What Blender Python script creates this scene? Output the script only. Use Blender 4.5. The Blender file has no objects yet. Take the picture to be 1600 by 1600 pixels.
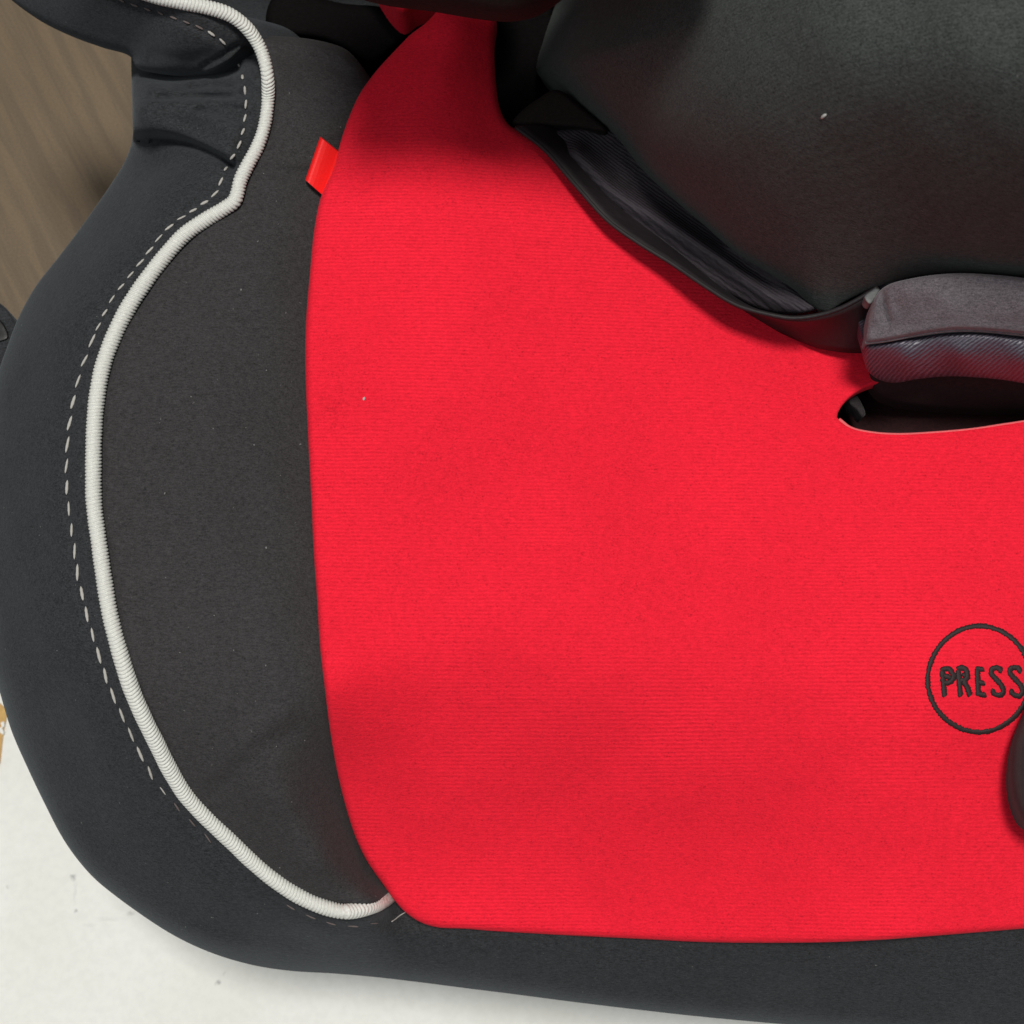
import bpy, bmesh, math, random
import numpy as np
from mathutils import Vector, Matrix
from mathutils.geometry import delaunay_2d_cdt

S = bpy.context.scene
COL = S.collection
R = math.radians
random.seed(4); np.random.seed(4)

# ------------------------------------------------------------------ camera
TILT = R(12.0); DIST = 0.36; ZREF = 0.165; FPX = 2504.0
CAM = np.array([0.0, -DIST * math.sin(TILT), ZREF + DIST * math.cos(TILT)])
FWD = np.array([0.0, math.sin(TILT), -math.cos(TILT)])
UP = np.array([0.0, math.cos(TILT), math.sin(TILT)])
RIGHT = np.array([1.0, 0.0, 0.0])
cd = bpy.data.cameras.new('camera'); cam = bpy.data.objects.new('camera', cd); COL.objects.link(cam)
cam.location = CAM; cam.rotation_euler = (TILT, 0, 0)
cd.sensor_fit = 'HORIZONTAL'; cd.sensor_width = 36.0; cd.lens = 36.0 * FPX / 1600.0
cd.clip_start = 0.01; cd.clip_end = 60.0
S.camera = cam
cd.dof.use_dof = True; cd.dof.focus_distance = 0.352; cd.dof.aperture_fstop = 38.0

# ------------------------------------------------------------------ light (indoors: ceiling light + cooler window side)
W = bpy.data.worlds.new('World'); S.world = W; W.use_nodes = True
bg = W.node_tree.nodes['Background']
bg.inputs[0].default_value = (0.93, 0.97, 1.0, 1); bg.inputs[1].default_value = 0.21

def area(name, loc, target, size, power, col, sizey=None):
    l = bpy.data.lights.new(name, 'AREA'); l.energy = power; l.color = col
    l.shape = 'RECTANGLE'; l.size = size; l.size_y = sizey or size
    o = bpy.data.objects.new(name, l); COL.objects.link(o); o.location = loc
    d = Vector(target) - Vector(loc); o.rotation_euler = d.to_track_quat('-Z', 'Y').to_euler()
    return o
area('ceiling_light', (0.10, 0.17, 2.6), (0, 0, 0.16), 0.40, 54.0, (1.0, 0.97, 0.92))
area('window_light', (-0.95, -0.75, 1.9), (0, 0, 0.1), 1.2, 7.0, (0.92, 0.965, 1.0))
S.view_settings.view_transform = 'Standard'; S.view_settings.look = 'None'
S.view_settings.exposure = 0.0; S.view_settings.gamma = 1.0

# ------------------------------------------------------------------ helpers
def at(px, py, z):
    """points at height z (metres) seen along the photograph's viewing rays; arrays welcome"""
    px = np.asarray(px, float); py = np.asarray(py, float); z = np.asarray(z, float)
    a = (px - 800.0) / FPX; b = (800.0 - py) / FPX
    d = FWD[None, :] + a.reshape(-1, 1) * RIGHT + b.reshape(-1, 1) * UP
    t = (z.reshape(-1) - CAM[2]) / d[:, 2]
    return CAM[None, :] + d * t[:, None]

def catmull(pts, step, closed=False):
    P = np.array(pts, float); n = len(P); out = []
    segs = n if closed else n - 1
    for i in range(segs):
        if closed: p0, p1, p2, p3 = P[(i-1) % n], P[i], P[(i+1) % n], P[(i+2) % n]
        else:
            p1, p2 = P[i], P[i+1]
            p0 = P[i-1] if i > 0 else 2*p1 - p2
            p3 = P[i+2] if i+2 < n else 2*p2 - p1
        # centripetal
        def tj(ti, a, b): return ti + max(np.linalg.norm((b-a)[:2]), 1e-6) ** 0.5
        t0 = 0; t1 = tj(t0, p0, p1); t2 = tj(t1, p1, p2); t3 = tj(t2, p2, p3)
        m = max(2, int(np.linalg.norm((p2-p1)[:2]) / 2.0))
        for t in np.linspace(t1, t2, m, endpoint=False):
            A1 = (t1-t)/(t1-t0)*p0+(t-t0)/(t1-t0)*p1; A2 = (t2-t)/(t2-t1)*p1+(t-t1)/(t2-t1)*p2; A3 = (t3-t)/(t3-t2)*p2+(t-t2)/(t3-t2)*p3
            B1 = (t2-t)/(t2-t0)*A1+(t-t0)/(t2-t0)*A2; B2 = (t3-t)/(t3-t1)*A2+(t-t1)/(t3-t1)*A3
            out.append((t2-t)/(t2-t1)*B1+(t-t1)/(t2-t1)*B2)
    out.append(P[0] if closed else P[-1])
    return resample(np.array(out), step, closed)

def resample(P, step, closed=False):
    d = np.r_[0, np.cumsum(np.linalg.norm(np.diff(P[:, :2], axis=0), axis=1))]
    n = max(3, int(round(d[-1] / step)))
    s = np.linspace(0, d[-1], n + 1)
    if closed: s = s[:-1]
    return np.stack([np.interp(s, d, P[:, k]) for k in range(P.shape[1])], axis=1)

def tps(ctrl, reg=1e-3, scale=400.0):
    """smooth height field through (px, py, z in mm) control points -> metres"""
    C = np.array(ctrl, float); X = C[:, :2] / scale; n = len(C)
    def phi(r2): return 0.5 * r2 * np.log(r2 + 1e-12)
    r2 = ((X[:, None] - X[None]) ** 2).sum(-1)
    A = np.zeros((n+3, n+3)); A[:n, :n] = phi(r2) + reg*np.eye(n)
    A[:n, n] = 1; A[:n, n+1:] = X; A[n, :n] = 1; A[n+1:, :n] = X.T
    w = np.linalg.solve(A, np.r_[C[:, 2], 0, 0, 0])
    def f(px, py):
        Q = np.stack([np.ravel(px), np.ravel(py)], 1) / scale
        r2 = ((Q[:, None] - X[None]) ** 2).sum(-1)
        return (phi(r2) @ w[:n] + w[n] + Q @ w[n+1:]) / 1000.0
    return f

def wob(px, py, amp, wl, seed=0):
    """soft unevenness of stuffed cloth"""
    rs = np.random.RandomState(seed); o = 0
    for k in range(7):
        a = rs.uniform(0, 2*np.pi); w = wl * rs.uniform(0.6, 1.6); ph = rs.uniform(0, 6.28)
        o = o + np.sin((np.cos(a)*px + np.sin(a)*py) * 2*np.pi / w + ph)
    return o * amp / 2.6

def seg_dist(P, V, chunk=1500):
    """distance of P to the closed polyline V"""
    A = V; B = np.roll(V, -1, 0); AB = B - A; L2 = (AB**2).sum(1) + 1e-12
    out = np.empty(len(P))
    for i in range(0, len(P), chunk):
        p = P[i:i+chunk]
        t = np.clip(((p[:, None]-A[None])*AB[None]).sum(-1)/L2, 0, 1)
        q = A[None] + t[..., None]*AB[None]
        out[i:i+chunk] = np.sqrt(((p[:, None]-q)**2).sum(-1)).min(1)
    return out

def line_dist(P, V):
    """distance of P to the open polyline V"""
    A = V[:-1]; AB = V[1:] - A; L2 = (AB**2).sum(1) + 1e-12
    out = np.empty(len(P))
    for i in range(0, len(P), 1500):
        p = P[i:i+1500]
        t = np.clip(((p[:, None]-A[None])*AB[None]).sum(-1)/L2, 0, 1)
        q = A[None] + t[..., None]*AB[None]
        out[i:i+1500] = np.sqrt(((p[:, None]-q)**2).sum(-1)).min(1)
    return out

def inside(P, V):
    x, y = P[:, 0], P[:, 1]; r = np.zeros(len(P), bool)
    for i in range(len(V)):
        x1, y1 = V[i-1]; x2, y2 = V[i]
        if y1 == y2: continue
        c = ((y1 > y) != (y2 > y)) & (x < (x2-x1)*(y-y1)/(y2-y1)+x1)
        r ^= c
    return r

ROOTLOC = Vector((0, 0, 0))
def link_mesh(name, verts, faces, mat, parent, smooth=True):
    me = bpy.data.meshes.new(name)
    me.from_pydata([tuple(v) for v in verts], [], faces)
    me.validate(); me.update()
    bm = bmesh.new(); bm.from_mesh(me); bmesh.ops.recalc_face_normals(bm, faces=bm.faces); bm.to_mesh(me); bm.free()
    if smooth: me.polygons.foreach_set('use_smooth', [True]*len(me.polygons))
    me.materials.append(mat)
    o = bpy.data.objects.new(name, me); COL.objects.link(o)
    if parent: o.parent = parent
    return o

def panel(name, outline, zf, mat, parent, step=10.0, rr=12.0, rh=3.0, skirt=6.0, inset=0.0, holes=(), hole_rr=5.0, hole_rh=1.5, hole_skirt=5.0, bstep=None, dense=()):
    """a padded cloth panel: the outline (pixels of the photograph) filled with a height field,
    its rim rolled over (rr pixels wide, rh mm deep), then a wall skirt mm down"""
    V = resample(np.vstack([outline, outline[:1]]), bstep or step*0.8, True)
    H = [resample(np.vstack([h, h[:1]]), bstep or step*0.7, True) for h in holes]
    loops = [V] + H
    def dd(P):
        d = seg_dist(P, V); dh = np.full(len(P), 1e9)
        for h in H: dh = np.minimum(dh, seg_dist(P, h))
        return d, dh
    def ok(P):
        m = inside(P, V)
        for h in H: m &= ~inside(P, h)
        return m
    pts = []
    mn = V.min(0); mx = V.max(0)
    gx, gy = np.meshgrid(np.arange(mn[0], mx[0], step), np.arange(mn[1], mx[1], step*0.866))
    gx = gx + (np.arange(gx.shape[0]) % 2)[:, None]*step*0.5
    G = np.stack([gx.ravel(), gy.ravel()], 1); G = G[ok(G)]
    for (x0, y0, x1, y1, stp) in dense:
        G = G[~((G[:, 0] > x0) & (G[:, 0] < x1) & (G[:, 1] > y0) & (G[:, 1] < y1))]
        ax, ay = np.meshgrid(np.arange(x0, x1, stp), np.arange(y0, y1, stp)); ax = ax + (np.arange(ax.shape[0]) % 2)[:, None]*stp*0.5
        Q = np.stack([ax.ravel(), ay.ravel()], 1); G = np.vstack([G, Q[ok(Q)]])
    d, dh = dd(G); G = G[(d > rr + step*0.45) & (dh > hole_rr + step*0.45)]
    rows = []
    for li, L in enumerate(loops):
        r0 = rr if li == 0 else hole_rr
        T = np.roll(L, -1, 0) - np.roll(L, 1, 0); N = np.stack([-T[:, 1], T[:, 0]], 1); N /= np.linalg.norm(N, axis=1)[:, None] + 1e-9
        for f in (0.04, 0.15, 0.35, 0.65, 1.0):
            for sgn in (1, -1):
                Q = L + N*sgn*r0*f; Q = Q[ok(Q)]
                if len(Q) == 0: continue
                a, b = dd(Q); dm = (a if li == 0 else b)
                Q = Q[(dm > r0*f*0.9) & (a > (0 if li == 0 else rr)) & (b > (hole_rr if li == 0 else 0))]
                rows.append(Q)
    I = np.vstack([G] + rows)
    allp = np.vstack(loops + [I]); edges = []; k = 0
    for L in loops:
        n = len(L); edges += [(k+i, k+(i+1) % n) for i in range(n)]; k += n
    nv, ne, nf, ov, oe, of = delaunay_2d_cdt([Vector((float(p[0]), float(p[1]))) for p in allp], edges, [], 0, 1e-4)
    P = np.array([(v.x, v.y) for v in nv]); F = np.array([f for f in nf])
    cen = P[F].mean(1); F = F[ok(cen)]
    d, dh = dd(P)
    z = zf(P[:, 0], P[:, 1])
    u = np.clip(1 - d/rr, 0, 1); z = z - rh/1000*(1 - np.sqrt(np.maximum(0, 1-u*u)))
    if H:
        u = np.clip(1 - dh/hole_rr, 0, 1); z = z - hole_rh/1000*(1 - np.sqrt(np.maximum(0, 1-u*u)))
    X = at(P[:, 0], P[:, 1], z)
    verts = list(X); faces = [tuple(int(i) for i in f) for f in F]
    inv = {}
    for newi, olds in enumerate(ov):
        for o_ in olds: inv[o_] = newi
    k = 0
    for li, L in enumerate(loops):
        n = len(L); ids = [inv[k+i] for i in range(n)]; k += n
        sk = skirt if li == 0 else hole_skirt
        if sk <= 0: continue
        ctr = L.mean(0)
        T = np.roll(L, -1, 0) - np.roll(L, 1, 0); N = np.stack([-T[:, 1], T[:, 0]], 1); N /= np.linalg.norm(N, axis=1)[:, None] + 1e-9
        test = inside(L + N*1.5, L); N[~test] *= -1
        prev = ids
        for f in (0.5, 1.0):
            base = X[ids].copy()
            off = np.zeros_like(base)
            off[:, 0] = N[:, 0]; off[:, 1] = -N[:, 1]
            if li == 0 and isinstance(inset, tuple):
                base[:, 0] += inset[0]*f*0.000144; base[:, 1] -= inset[1]*f*0.000144
            elif li == 0: base = base + off*(inset*f*0.000144)
            base[:, 2] -= sk*f/1000
            st = len(verts); verts += list(base); cur = list(range(st, st+n))
            for i in range(n):
                j = (i+1) % n
                faces.append((prev[i], prev[j], cur[j], cur[i]))
            prev = cur
    return link_mesh(name, verts, faces, mat, parent)

def frames(P):
    T = np.gradient(P, axis=0); T /= np.linalg.norm(T, axis=1)[:, None] + 1e-12
    return T

def tube(name, P, rad, mat, parent, nseg=12, upref=(0, 0, 1), fn=None, flat=1.0, cap=True):
    """tube along P (n,3) with radius rad (scalar or array); fn(i, ang) scales the radius"""
    n = len(P); T = frames(P); up = np.array(upref, float)
    rad = np.full(n, rad) if np.isscalar(rad) else rad
    B = np.cross(T, up); B /= np.linalg.norm(B, axis=1)[:, None] + 1e-12
    N = np.cross(B, T)
    ang = np.linspace(0, 2*np.pi, nseg, endpoint=False)
    V = []
    for i in range(n):
        r = rad[i] * (fn(i, ang) if fn is not None else np.ones(nseg))
        V.append(P[i][None] + (np.cos(ang)*r)[:, None]*B[i] + (np.sin(ang)*r*flat)[:, None]*N[i])
    V = np.vstack(V); F = []
    for i in range(n-1):
        for k in range(nseg):
            a = i*nseg+k; b = i*nseg+(k+1) % nseg
            F.append((a, b, b+nseg, a+nseg))
    if cap:
        F.append(tuple(range(nseg))); F.append(tuple(range((n-1)*nseg, n*nseg)))
    return link_mesh(name, V, F, mat, parent)

def thing(name, label, cat, loc=(0, 0, 0), group=None):
    o = bpy.data.objects.new(name, None); COL.objects.link(o); o.location = loc
    o.empty_display_size = 0.02
    o['label'] = label; o['category'] = cat
    if group: o['group'] = group
    return o

# ------------------------------------------------------------------ materials
class NT:
    def __init__(self, name):
        self.m = bpy.data.materials.new(name); self.m.use_nodes = True
        self.t = self.m.node_tree; self.b = self.t.nodes['Principled BSDF']
        self.co = self.n('ShaderNodeTexCoord').outputs['Object']
    def n(self, k, **kw):
        x = self.t.nodes.new(k)
        for a, v in kw.items(): setattr(x, a, v)
        return x
    def l(self, a, b): self.t.links.new(a, b)
    def val(self, s, v):
        if hasattr(v, 'is_output'): self.l(v, s)
        else: s.default_value = v
    def math(self, op, a, b=0.0, c=0.0, clamp=False):
        x = self.n('ShaderNodeMath', operation=op); x.use_clamp = clamp
        self.val(x.inputs[0], a); self.val(x.inputs[1], b); self.val(x.inputs[2], c)
        return x.outputs[0]
    def noise(self, scale, detail=2.0, rough=0.5, vec=None, dist=0.0):
        x = self.n('ShaderNodeTexNoise'); x.inputs['Scale'].default_value = scale
        x.inputs['Detail'].default_value = detail; x.inputs['Roughness'].default_value = rough; x.inputs['Distortion'].default_value = dist
        self.l(vec if vec is not None else self.co, x.inputs['Vector'])
        return x.outputs[0]
    def mapping(self, scale=(1, 1, 1), rot=(0, 0, 0), loc=(0, 0, 0)):
        x = self.n('ShaderNodeMapping'); x.inputs['Scale'].default_value = scale; x.inputs['Rotation'].default_value = rot; x.inputs['Location'].default_value = loc
        self.l(self.co, x.inputs[0]); return x.outputs[0]
    def ramp(self, f, stops):
        x = self.n('ShaderNodeValToRGB'); e = x.color_ramp.elements
        while len(e) < len(stops): e.new(0.5)
        for s, (p, c) in zip(e, stops):
            s.position = p; s.color = (c, c, c, 1) if np.isscalar(c) else (*c, 1)
        self.l(f, x.inputs[0]); return x.outputs[0]
    def mix(self, f, a, b, mode='MIX'):
        x = self.n('ShaderNodeMix', data_type='RGBA', blend_type=mode)
        self.val(x.inputs[0], f)
        for s, v in ((x.inputs[6], a), (x.inputs[7], b)):
            if hasattr(v, 'is_output'): self.l(v, s)
            else: s.default_value = (*v, 1) if len(v) == 3 else v
        return x.outputs[2]
    def bump(self, h, strength, dist, prev=None):
        x = self.n('ShaderNodeBump'); x.inputs['Strength'].default_value = strength; x.inputs['Distance'].default_value = dist
        self.l(h, x.inputs['Height'])
        if prev is not None: self.l(prev, x.inputs['Normal'])
        return x.outputs[0]
    def done(self, col, rough=0.9, normal=None, spec=0.2, sheen=0.0, sheen_tint=None):
        b = self.b
        if hasattr(col, 'is_output'): self.l(col, b.inputs['Base Color'])
        else: b.inputs['Base Color'].default_value = (*col, 1)
        self.val(b.inputs['Roughness'], rough)
        b.inputs['Specular IOR Level'].default_value = spec
        if sheen: 
            b.inputs['Sheen Weight'].default_value = sheen; b.inputs['Sheen Roughness'].default_value = 0.5
            if sheen_tint: b.inputs['Sheen Tint'].default_value = (*sheen_tint, 1)
        if normal is not None: self.l(normal, b.inputs['Normal'])
        return self.m

def m_knit(name, col, knit=1.0, speck=0.35, sheen=0.15, tint=None, period=0.00086, ang=0.0, lint=0.0, spec=0.15, holes=0.0):
    """fine knitted cover cloth: rows of tiny loops, fibre mottle, a little fuzz"""
    t = NT(name)
    mp = t.mapping(rot=(0, 0, ang))
    sx = t.n('ShaderNodeSeparateXYZ'); t.l(mp, sx.inputs[0])
    warp = t.noise(220, 2, 0.5)
    ph = t.math('MULTIPLY_ADD', sx.outputs[1], 2*math.pi/period, t.math('MULTIPLY', warp, 3.2))
    row = t.math('MULTIPLY_ADD', t.math('SINE', ph), 0.5, 0.5)
    st = t.n('ShaderNodeMapping'); st.inputs['Scale'].default_value = (0.35, 1.0, 1.0); t.l(mp, st.inputs[0])
    loop = t.noise(2600, 2, 0.6, vec=st.outputs[0])
    area_ = t.ramp(t.noise(26, 2, 0.5), [(0.36, 0.10), (0.66, 1.0)])
    fine = t.noise(3600, 1, 0.5); mott = t.noise(700, 3, 0.6); big = t.noise(16, 2, 0.5)
    rowm = t.math('MULTIPLY', t.math('MULTIPLY', row, area_), knit)
    v = t.math('MULTIPLY_ADD', rowm, 0.22, 0.86)
    v = t.math('MULTIPLY_ADD', t.math('SUBTRACT', loop, 0.5), speck*1.5, v)
    v = t.math('MULTIPLY_ADD', t.math('SUBTRACT', fine, 0.5), speck*1.5, v)
    v = t.math('MULTIPLY_ADD', t.math('SUBTRACT', mott, 0.5), speck*0.7, v)
    v = t.math('MULTIPLY_ADD', t.math('SUBTRACT', big, 0.5), 0.16, v)
    sc = t.n('ShaderNodeVectorMath', operation='SCALE'); sc.inputs[0].default_value = col; t.l(v, sc.inputs['Scale'])
    c = sc.outputs[0]
    if lint:
        f = t.ramp(t.noise(950, 2, 0.5), [(0.745, 0.0), (0.80, lint)])
        c = t.mix(f, c, (0.30, 0.30, 0.29))
    if holes:
        vo = t.n('ShaderNodeTexVoronoi'); vo.inputs['Scale'].default_value = 1.0/0.00074; vo.inputs['Randomness'].default_value = 0.75
        t.l(mp, vo.inputs['Vector'])
        hole = t.math('MULTIPLY', t.ramp(vo.outputs['Distance'], [(0.0, 1.0), (0.42, 0.0)]), t.ramp(t.noise(420, 2, 0.6), [(0.42, 0.0), (0.68, 1.0)]))
        v = t.math('MULTIPLY_ADD', hole, -holes, v)
        sc = t.n('ShaderNodeVectorMath', operation='SCALE'); sc.inputs[0].default_value = col; t.l(v, sc.inputs['Scale']); c = sc.outputs[0]
    h = t.math('ADD', t.math('MULTIPLY', rowm, 0.6), t.math('ADD', t.math('MULTIPLY', loop, 0.7), t.math('MULTIPLY', mott, 0.8)))
    nrm = t.bump(h, 0.55, 0.00022)
    return t.done(c, 0.95, nrm, spec, sheen, tint)

RED = m_knit('red_knit', (0.82, 0.0175, 0.039), 0.9, 0.32, 0.08, (1, 0.3, 0.35), spec=0.05, holes=0.34)
BLACK = m_knit('black_knit', (0.031, 0.0325, 0.035), 0.15, 1.0, 0.10, (0.75, 0.86, 0.95), lint=0.5)
GREY = m_knit('charcoal_felt', (0.042, 0.040, 0.041), 0.1, 0.7, 0.06, (0.8, 0.8, 0.8), lint=0.6)
CUSH = m_knit('cushion_jersey', (0.048, 0.052, 0.050), 0.4, 0.9, 0.06, (0.8, 0.9, 0.85), period=0.0007, ang=R(8), lint=0.3)
BROWNW = m_knit('dark_plum_webbing', (0.036, 0.030, 0.032), 0.1, 0.6, 0.1)
DEEP = m_knit('gap_shade_black', (0.007, 0.006, 0.006), 0.1, 0.6, 0.0, spec=0.05)  # near-black with the shade of the gaps put into its colour
BROWNB = m_knit('black_brown_fleece', (0.017, 0.0125, 0.011), 0.1, 0.6, 0.0)
PADTOP = m_knit('mauve_grey_jersey', (0.128, 0.110, 0.122), 0.2, 0.7, 0.2, (0.9, 0.85, 0.9))
def m_plain(name, col, rough, spec=0.3, bscale=None, bdist=0.0002, var=0.2):
    t = NT(name)
    n = t.noise(bscale or 900, 3, 0.6)
    v = t.math('MULTIPLY_ADD', n, var*2, 1-var)
    sc = t.n('ShaderNodeVectorMath', operation='SCALE'); sc.inputs[0].default_value = col; t.l(v, sc.inputs['Scale'])
    return t.done(sc.outputs[0], rough, t.bump(n, 0.5, bdist), spec)
CORD = m_plain('white_cord', (0.61, 0.615, 0.575), 0.5, 0.4, 1700, 0.0002, 0.25)
THREAD = m_plain('pale_thread', (0.42, 0.405, 0.375), 0.7, 0.3, 2500, 0.0001, 0.2)
BTHREAD = m_plain('darker_thread', (0.13, 0.105, 0.10), 0.8, 0.1, 2500, 0.0001, 0.3)
DTHREAD = m_plain('dark_thread', (0.022, 0.012, 0.013), 0.6, 0.3, 3000, 0.0002, 0.45)
TAG = m_plain('red_ribbon', (0.85, 0.012, 0.012), 0.45, 0.4, 1500, 0.0001, 0.1)
RECESS = m_plain('recess_shade_black', (0.006, 0.006, 0.006), 0.4, 0.4, 600, 0.0001, 0.2)  # shade of the lug's recess as a flat black
RIM = m_plain('cut_red_edge', (0.72, 0.13, 0.14), 0.8, 0.1, 2000, 0.0003, 0.35)
GREYTAB = m_plain('pale_grey_webbing', (0.13, 0.135, 0.135), 0.6, 0.4, 900, 0.0004, 0.5)
LINT = m_plain('pale_lint', (0.42, 0.42, 0.40), 0.9, 0.1, 900, 0.0002, 0.1)
KRAFT = m_plain('brown_kraft', (0.52, 0.33, 0.12), 0.8, 0.2, 500, 0.0004, 0.3)

def m_satin(name, col, rough, ang, period, spec=0.6, amp=0.6, bmp=0.6):
    """satin weave or webbing: long parallel floats with a silky highlight"""
    t = NT(name)
    mp = t.mapping(rot=(0, 0, ang)); sx = t.n('ShaderNodeSeparateXYZ'); t.l(mp, sx.inputs[0])
    st = t.n('ShaderNodeMapping'); st.inputs['Scale'].default_value = (0.15, 1, 1); t.l(mp, st.inputs[0])
    ph = t.math('MULTIPLY_ADD', sx.outputs[1], 2*math.pi/period, t.math('MULTIPLY', t.noise(500, 2), 5.0))
    s = t.math('MULTIPLY_ADD', t.math('SINE', ph), 0.5, 0.5)
    n = t.noise(2200, 2, 0.6, vec=st.outputs[0])
    v = t.math('ADD', t.math('MULTIPLY_ADD', s, amp, 1-amp*0.5), t.math('MULTIPLY_ADD', n, 1.2, -0.6))
    sc = t.n('ShaderNodeVectorMath', operation='SCALE'); sc.inputs[0].default_value = col; t.l(v, sc.inputs['Scale'])
    return t.done(sc.outputs[0], rough, t.bump(t.math('ADD', s, n), bmp, 0.0003), spec)
LINING = m_satin('strap_lining_cloth', (0.034, 0.028, 0.034), 0.7, R(40), 0.0008, 0.25, 0.25, 0.4)
SLOTM = m_knit('slot_lining', (0.030, 0.009, 0.010), 0.1, 0.7, 0.0, spec=0.3)
SATIN = m_satin('dark_satin', (0.066, 0.058, 0.078), 0.42, R(-32), 0.00066, 0.55, 0.8, 0.5)
WEB = m_satin('black_webbing', (0.016, 0.0125, 0.014), 0.55, R(35), 0.0009, 0.3, 0.06, 0.05)

def m_floor():
    t = NT('brown_wood_floor')
    rt = t.mapping(rot=(0, 0, R(-28)))
    def sc3(v):
        x = t.n('ShaderNodeVectorMath', operation='MULTIPLY'); t.l(rt, x.inputs[0]); x.inputs[1].default_value = v; return x.outputs[0]
    mp = sc3((75, 6, 10))
    g = t.noise(1.0, 4, 0.6, vec=mp, dist=0.6)
    mp2 = sc3((260, 16, 10))
    g2 = t.noise(1.0, 3, 0.6, vec=mp2, dist=0.4)
    c = t.ramp(g, [(0.30, (0.125, 0.087, 0.051)), (0.5, (0.138, 0.097, 0.057)), (0.72, (0.152, 0.108, 0.064))])
    c = t.mix(t.ramp(g2, [(0.40, 0.55), (0.58, 0.0)]), c, (0.092, 0.066, 0.042))
    sp = t.noise(1800, 2, 0.6)
    c = t.mix(0.3, c, t.ramp(sp, [(0.3, 0.25), (0.7, 0.9)]), 'OVERLAY')
    return t.done(c, 0.55, t.bump(g2, 0.3, 0.0004), 0.35)
FLOOR = m_floor()

def m_card():
    t = NT('white_card')
    cl = t.noise(14, 4, 0.6); fib = t.noise(420, 3, 0.6)
    c = t.mix(t.ramp(cl, [(0.35, 0.0), (0.75, 1.0)]), (0.80, 0.805, 0.77), (0.72, 0.72, 0.665))
    c = t.mix(t.ramp(fib, [(0.35, 0.18), (0.6, 0.0)]), c, (0.58, 0.58, 0.55))
    # scuffs and pencil-like specks, each with its own place on the card
    jit = t.n('ShaderNodeVectorMath', operation='MULTIPLY_ADD')
    nz = t.n('ShaderNodeTexNoise'); nz.inputs['Scale'].default_value = 700; t.l(t.co, nz.inputs['Vector'])
    t.l(nz.outputs[1], jit.inputs[0]); jit.inputs[1].default_value = (0.0018,)*3; t.l(t.co, jit.inputs[2])
    for (px, py, r, s, k) in SPOTS:
        k *= 0.5
        p = at([px], [py], [0.004])[0]
        sub = t.n('ShaderNodeVectorMath', operation='SUBTRACT'); t.l(jit.outputs[0], sub.inputs[0])
        sub.inputs[1].default_value = (p[0]+0.0009, p[1]+0.0009, p[2]+0.0009)
        mu = t.n('ShaderNodeVectorMath', operation='MULTIPLY'); t.l(sub.outputs[0], mu.inputs[0]); mu.inputs[1].default_value = (1.0/s[0], 1.0/s[1], 0.0)
        ln = t.n('ShaderNodeVectorMath', operation='LENGTH'); t.l(mu.outputs[0], ln.inputs[0])
        f = t.math('MULTIPLY', t.math('SUBTRACT', 1.0, t.math('DIVIDE', ln.outputs['Value'], r), clamp=True), k, clamp=True)
        c = t.mix(f, c, (0.16, 0.16, 0.17))
    return t.done(c, 0.75, t.bump(t.math('ADD', t.math('MULTIPLY', cl, 2.0), fib), 0.25, 0.0004), 0.25)
SPOTS = [(114, 1371, 0.0012, (1, 1), 1.3), (119, 1424, 0.0009, (1, 1), 1.2), (117, 1395, 0.0020, (0.35, 2.2), 0.35), (205, 1427, 0.0012, (1.6, 0.7), 0.7),
         (170, 1436, 0.0022, (2.4, 0.5), 0.3), (140, 1445, 0.0014, (2.0, 0.6), 0.28), (341, 1535, 0.0010, (1.2, 1), 1.3), (12, 1386, 0.0008, (1, 1), 0.6),
         (245, 1488, 0.003, (2.4, 0.6), 0.10), (350, 1522, 0.0007, (1, 1), 0.4)]

# ------------------------------------------------------------------ setting: floor, card
def slab(name, corners_px, z0, z1, mat, parent, nx=1):
    P = np.array(corners_px, float); top = at(P[:, 0], P[:, 1], np.full(len(P), z1)); bot = top.copy(); bot[:, 2] = z0
    n = len(P); F = [tuple(range(n)), tuple(range(2*n-1, n-1, -1))] + [(i, (i+1) % n, n+(i+1) % n, n+i) for i in range(n)]
    return link_mesh(name, np.vstack([top, bot]), F, mat, parent, smooth=False)

fl = link_mesh('floor', [(-4, -4, 0), (4, -4, 0), (4, 4, 0), (-4, 4, 0)], [(0, 1, 2, 3)], FLOOR, None, False); fl['kind'] = 'structure'

CARD = m_card()
card = thing('cardboard_sheet', 'white cardboard sheet with small grey scuffs lying under the car seat', 'cardboard')
slab('sheet_top', [(-420, 1060), (300, 1020), (1900, 930), (2300, 2300), (-420, 2300)], 0.0005, 0.004, CARD, card)
slab('torn_kraft_patch', [(-70, 1096), (-2, 1098), (6, 1104), (11, 1112), (9, 1126), (6, 1138), (4, 1152), (2, 1170), (0, 1190), (-12, 1230), (-70, 1236)], 0.004, 0.0046, KRAFT, card)
for i, q in enumerate([[(1, 1129), (6, 1127), (7, 1134), (3, 1138)], [(-2, 1137), (2, 1136), (6, 1144), (5, 1148), (0, 1145)], [(-14, 1116), (-8, 1114), (-7, 1122), (-12, 1124)]]):
    slab('paper_shred', q, 0.0046, 0.0052 + 0.0002*i, CARD, card)

# ------------------------------------------------------------------ the child car seat
seat = thing('child_car_seat', 'black child car seat with red seat pad and white piping', 'child car seat')

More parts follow.
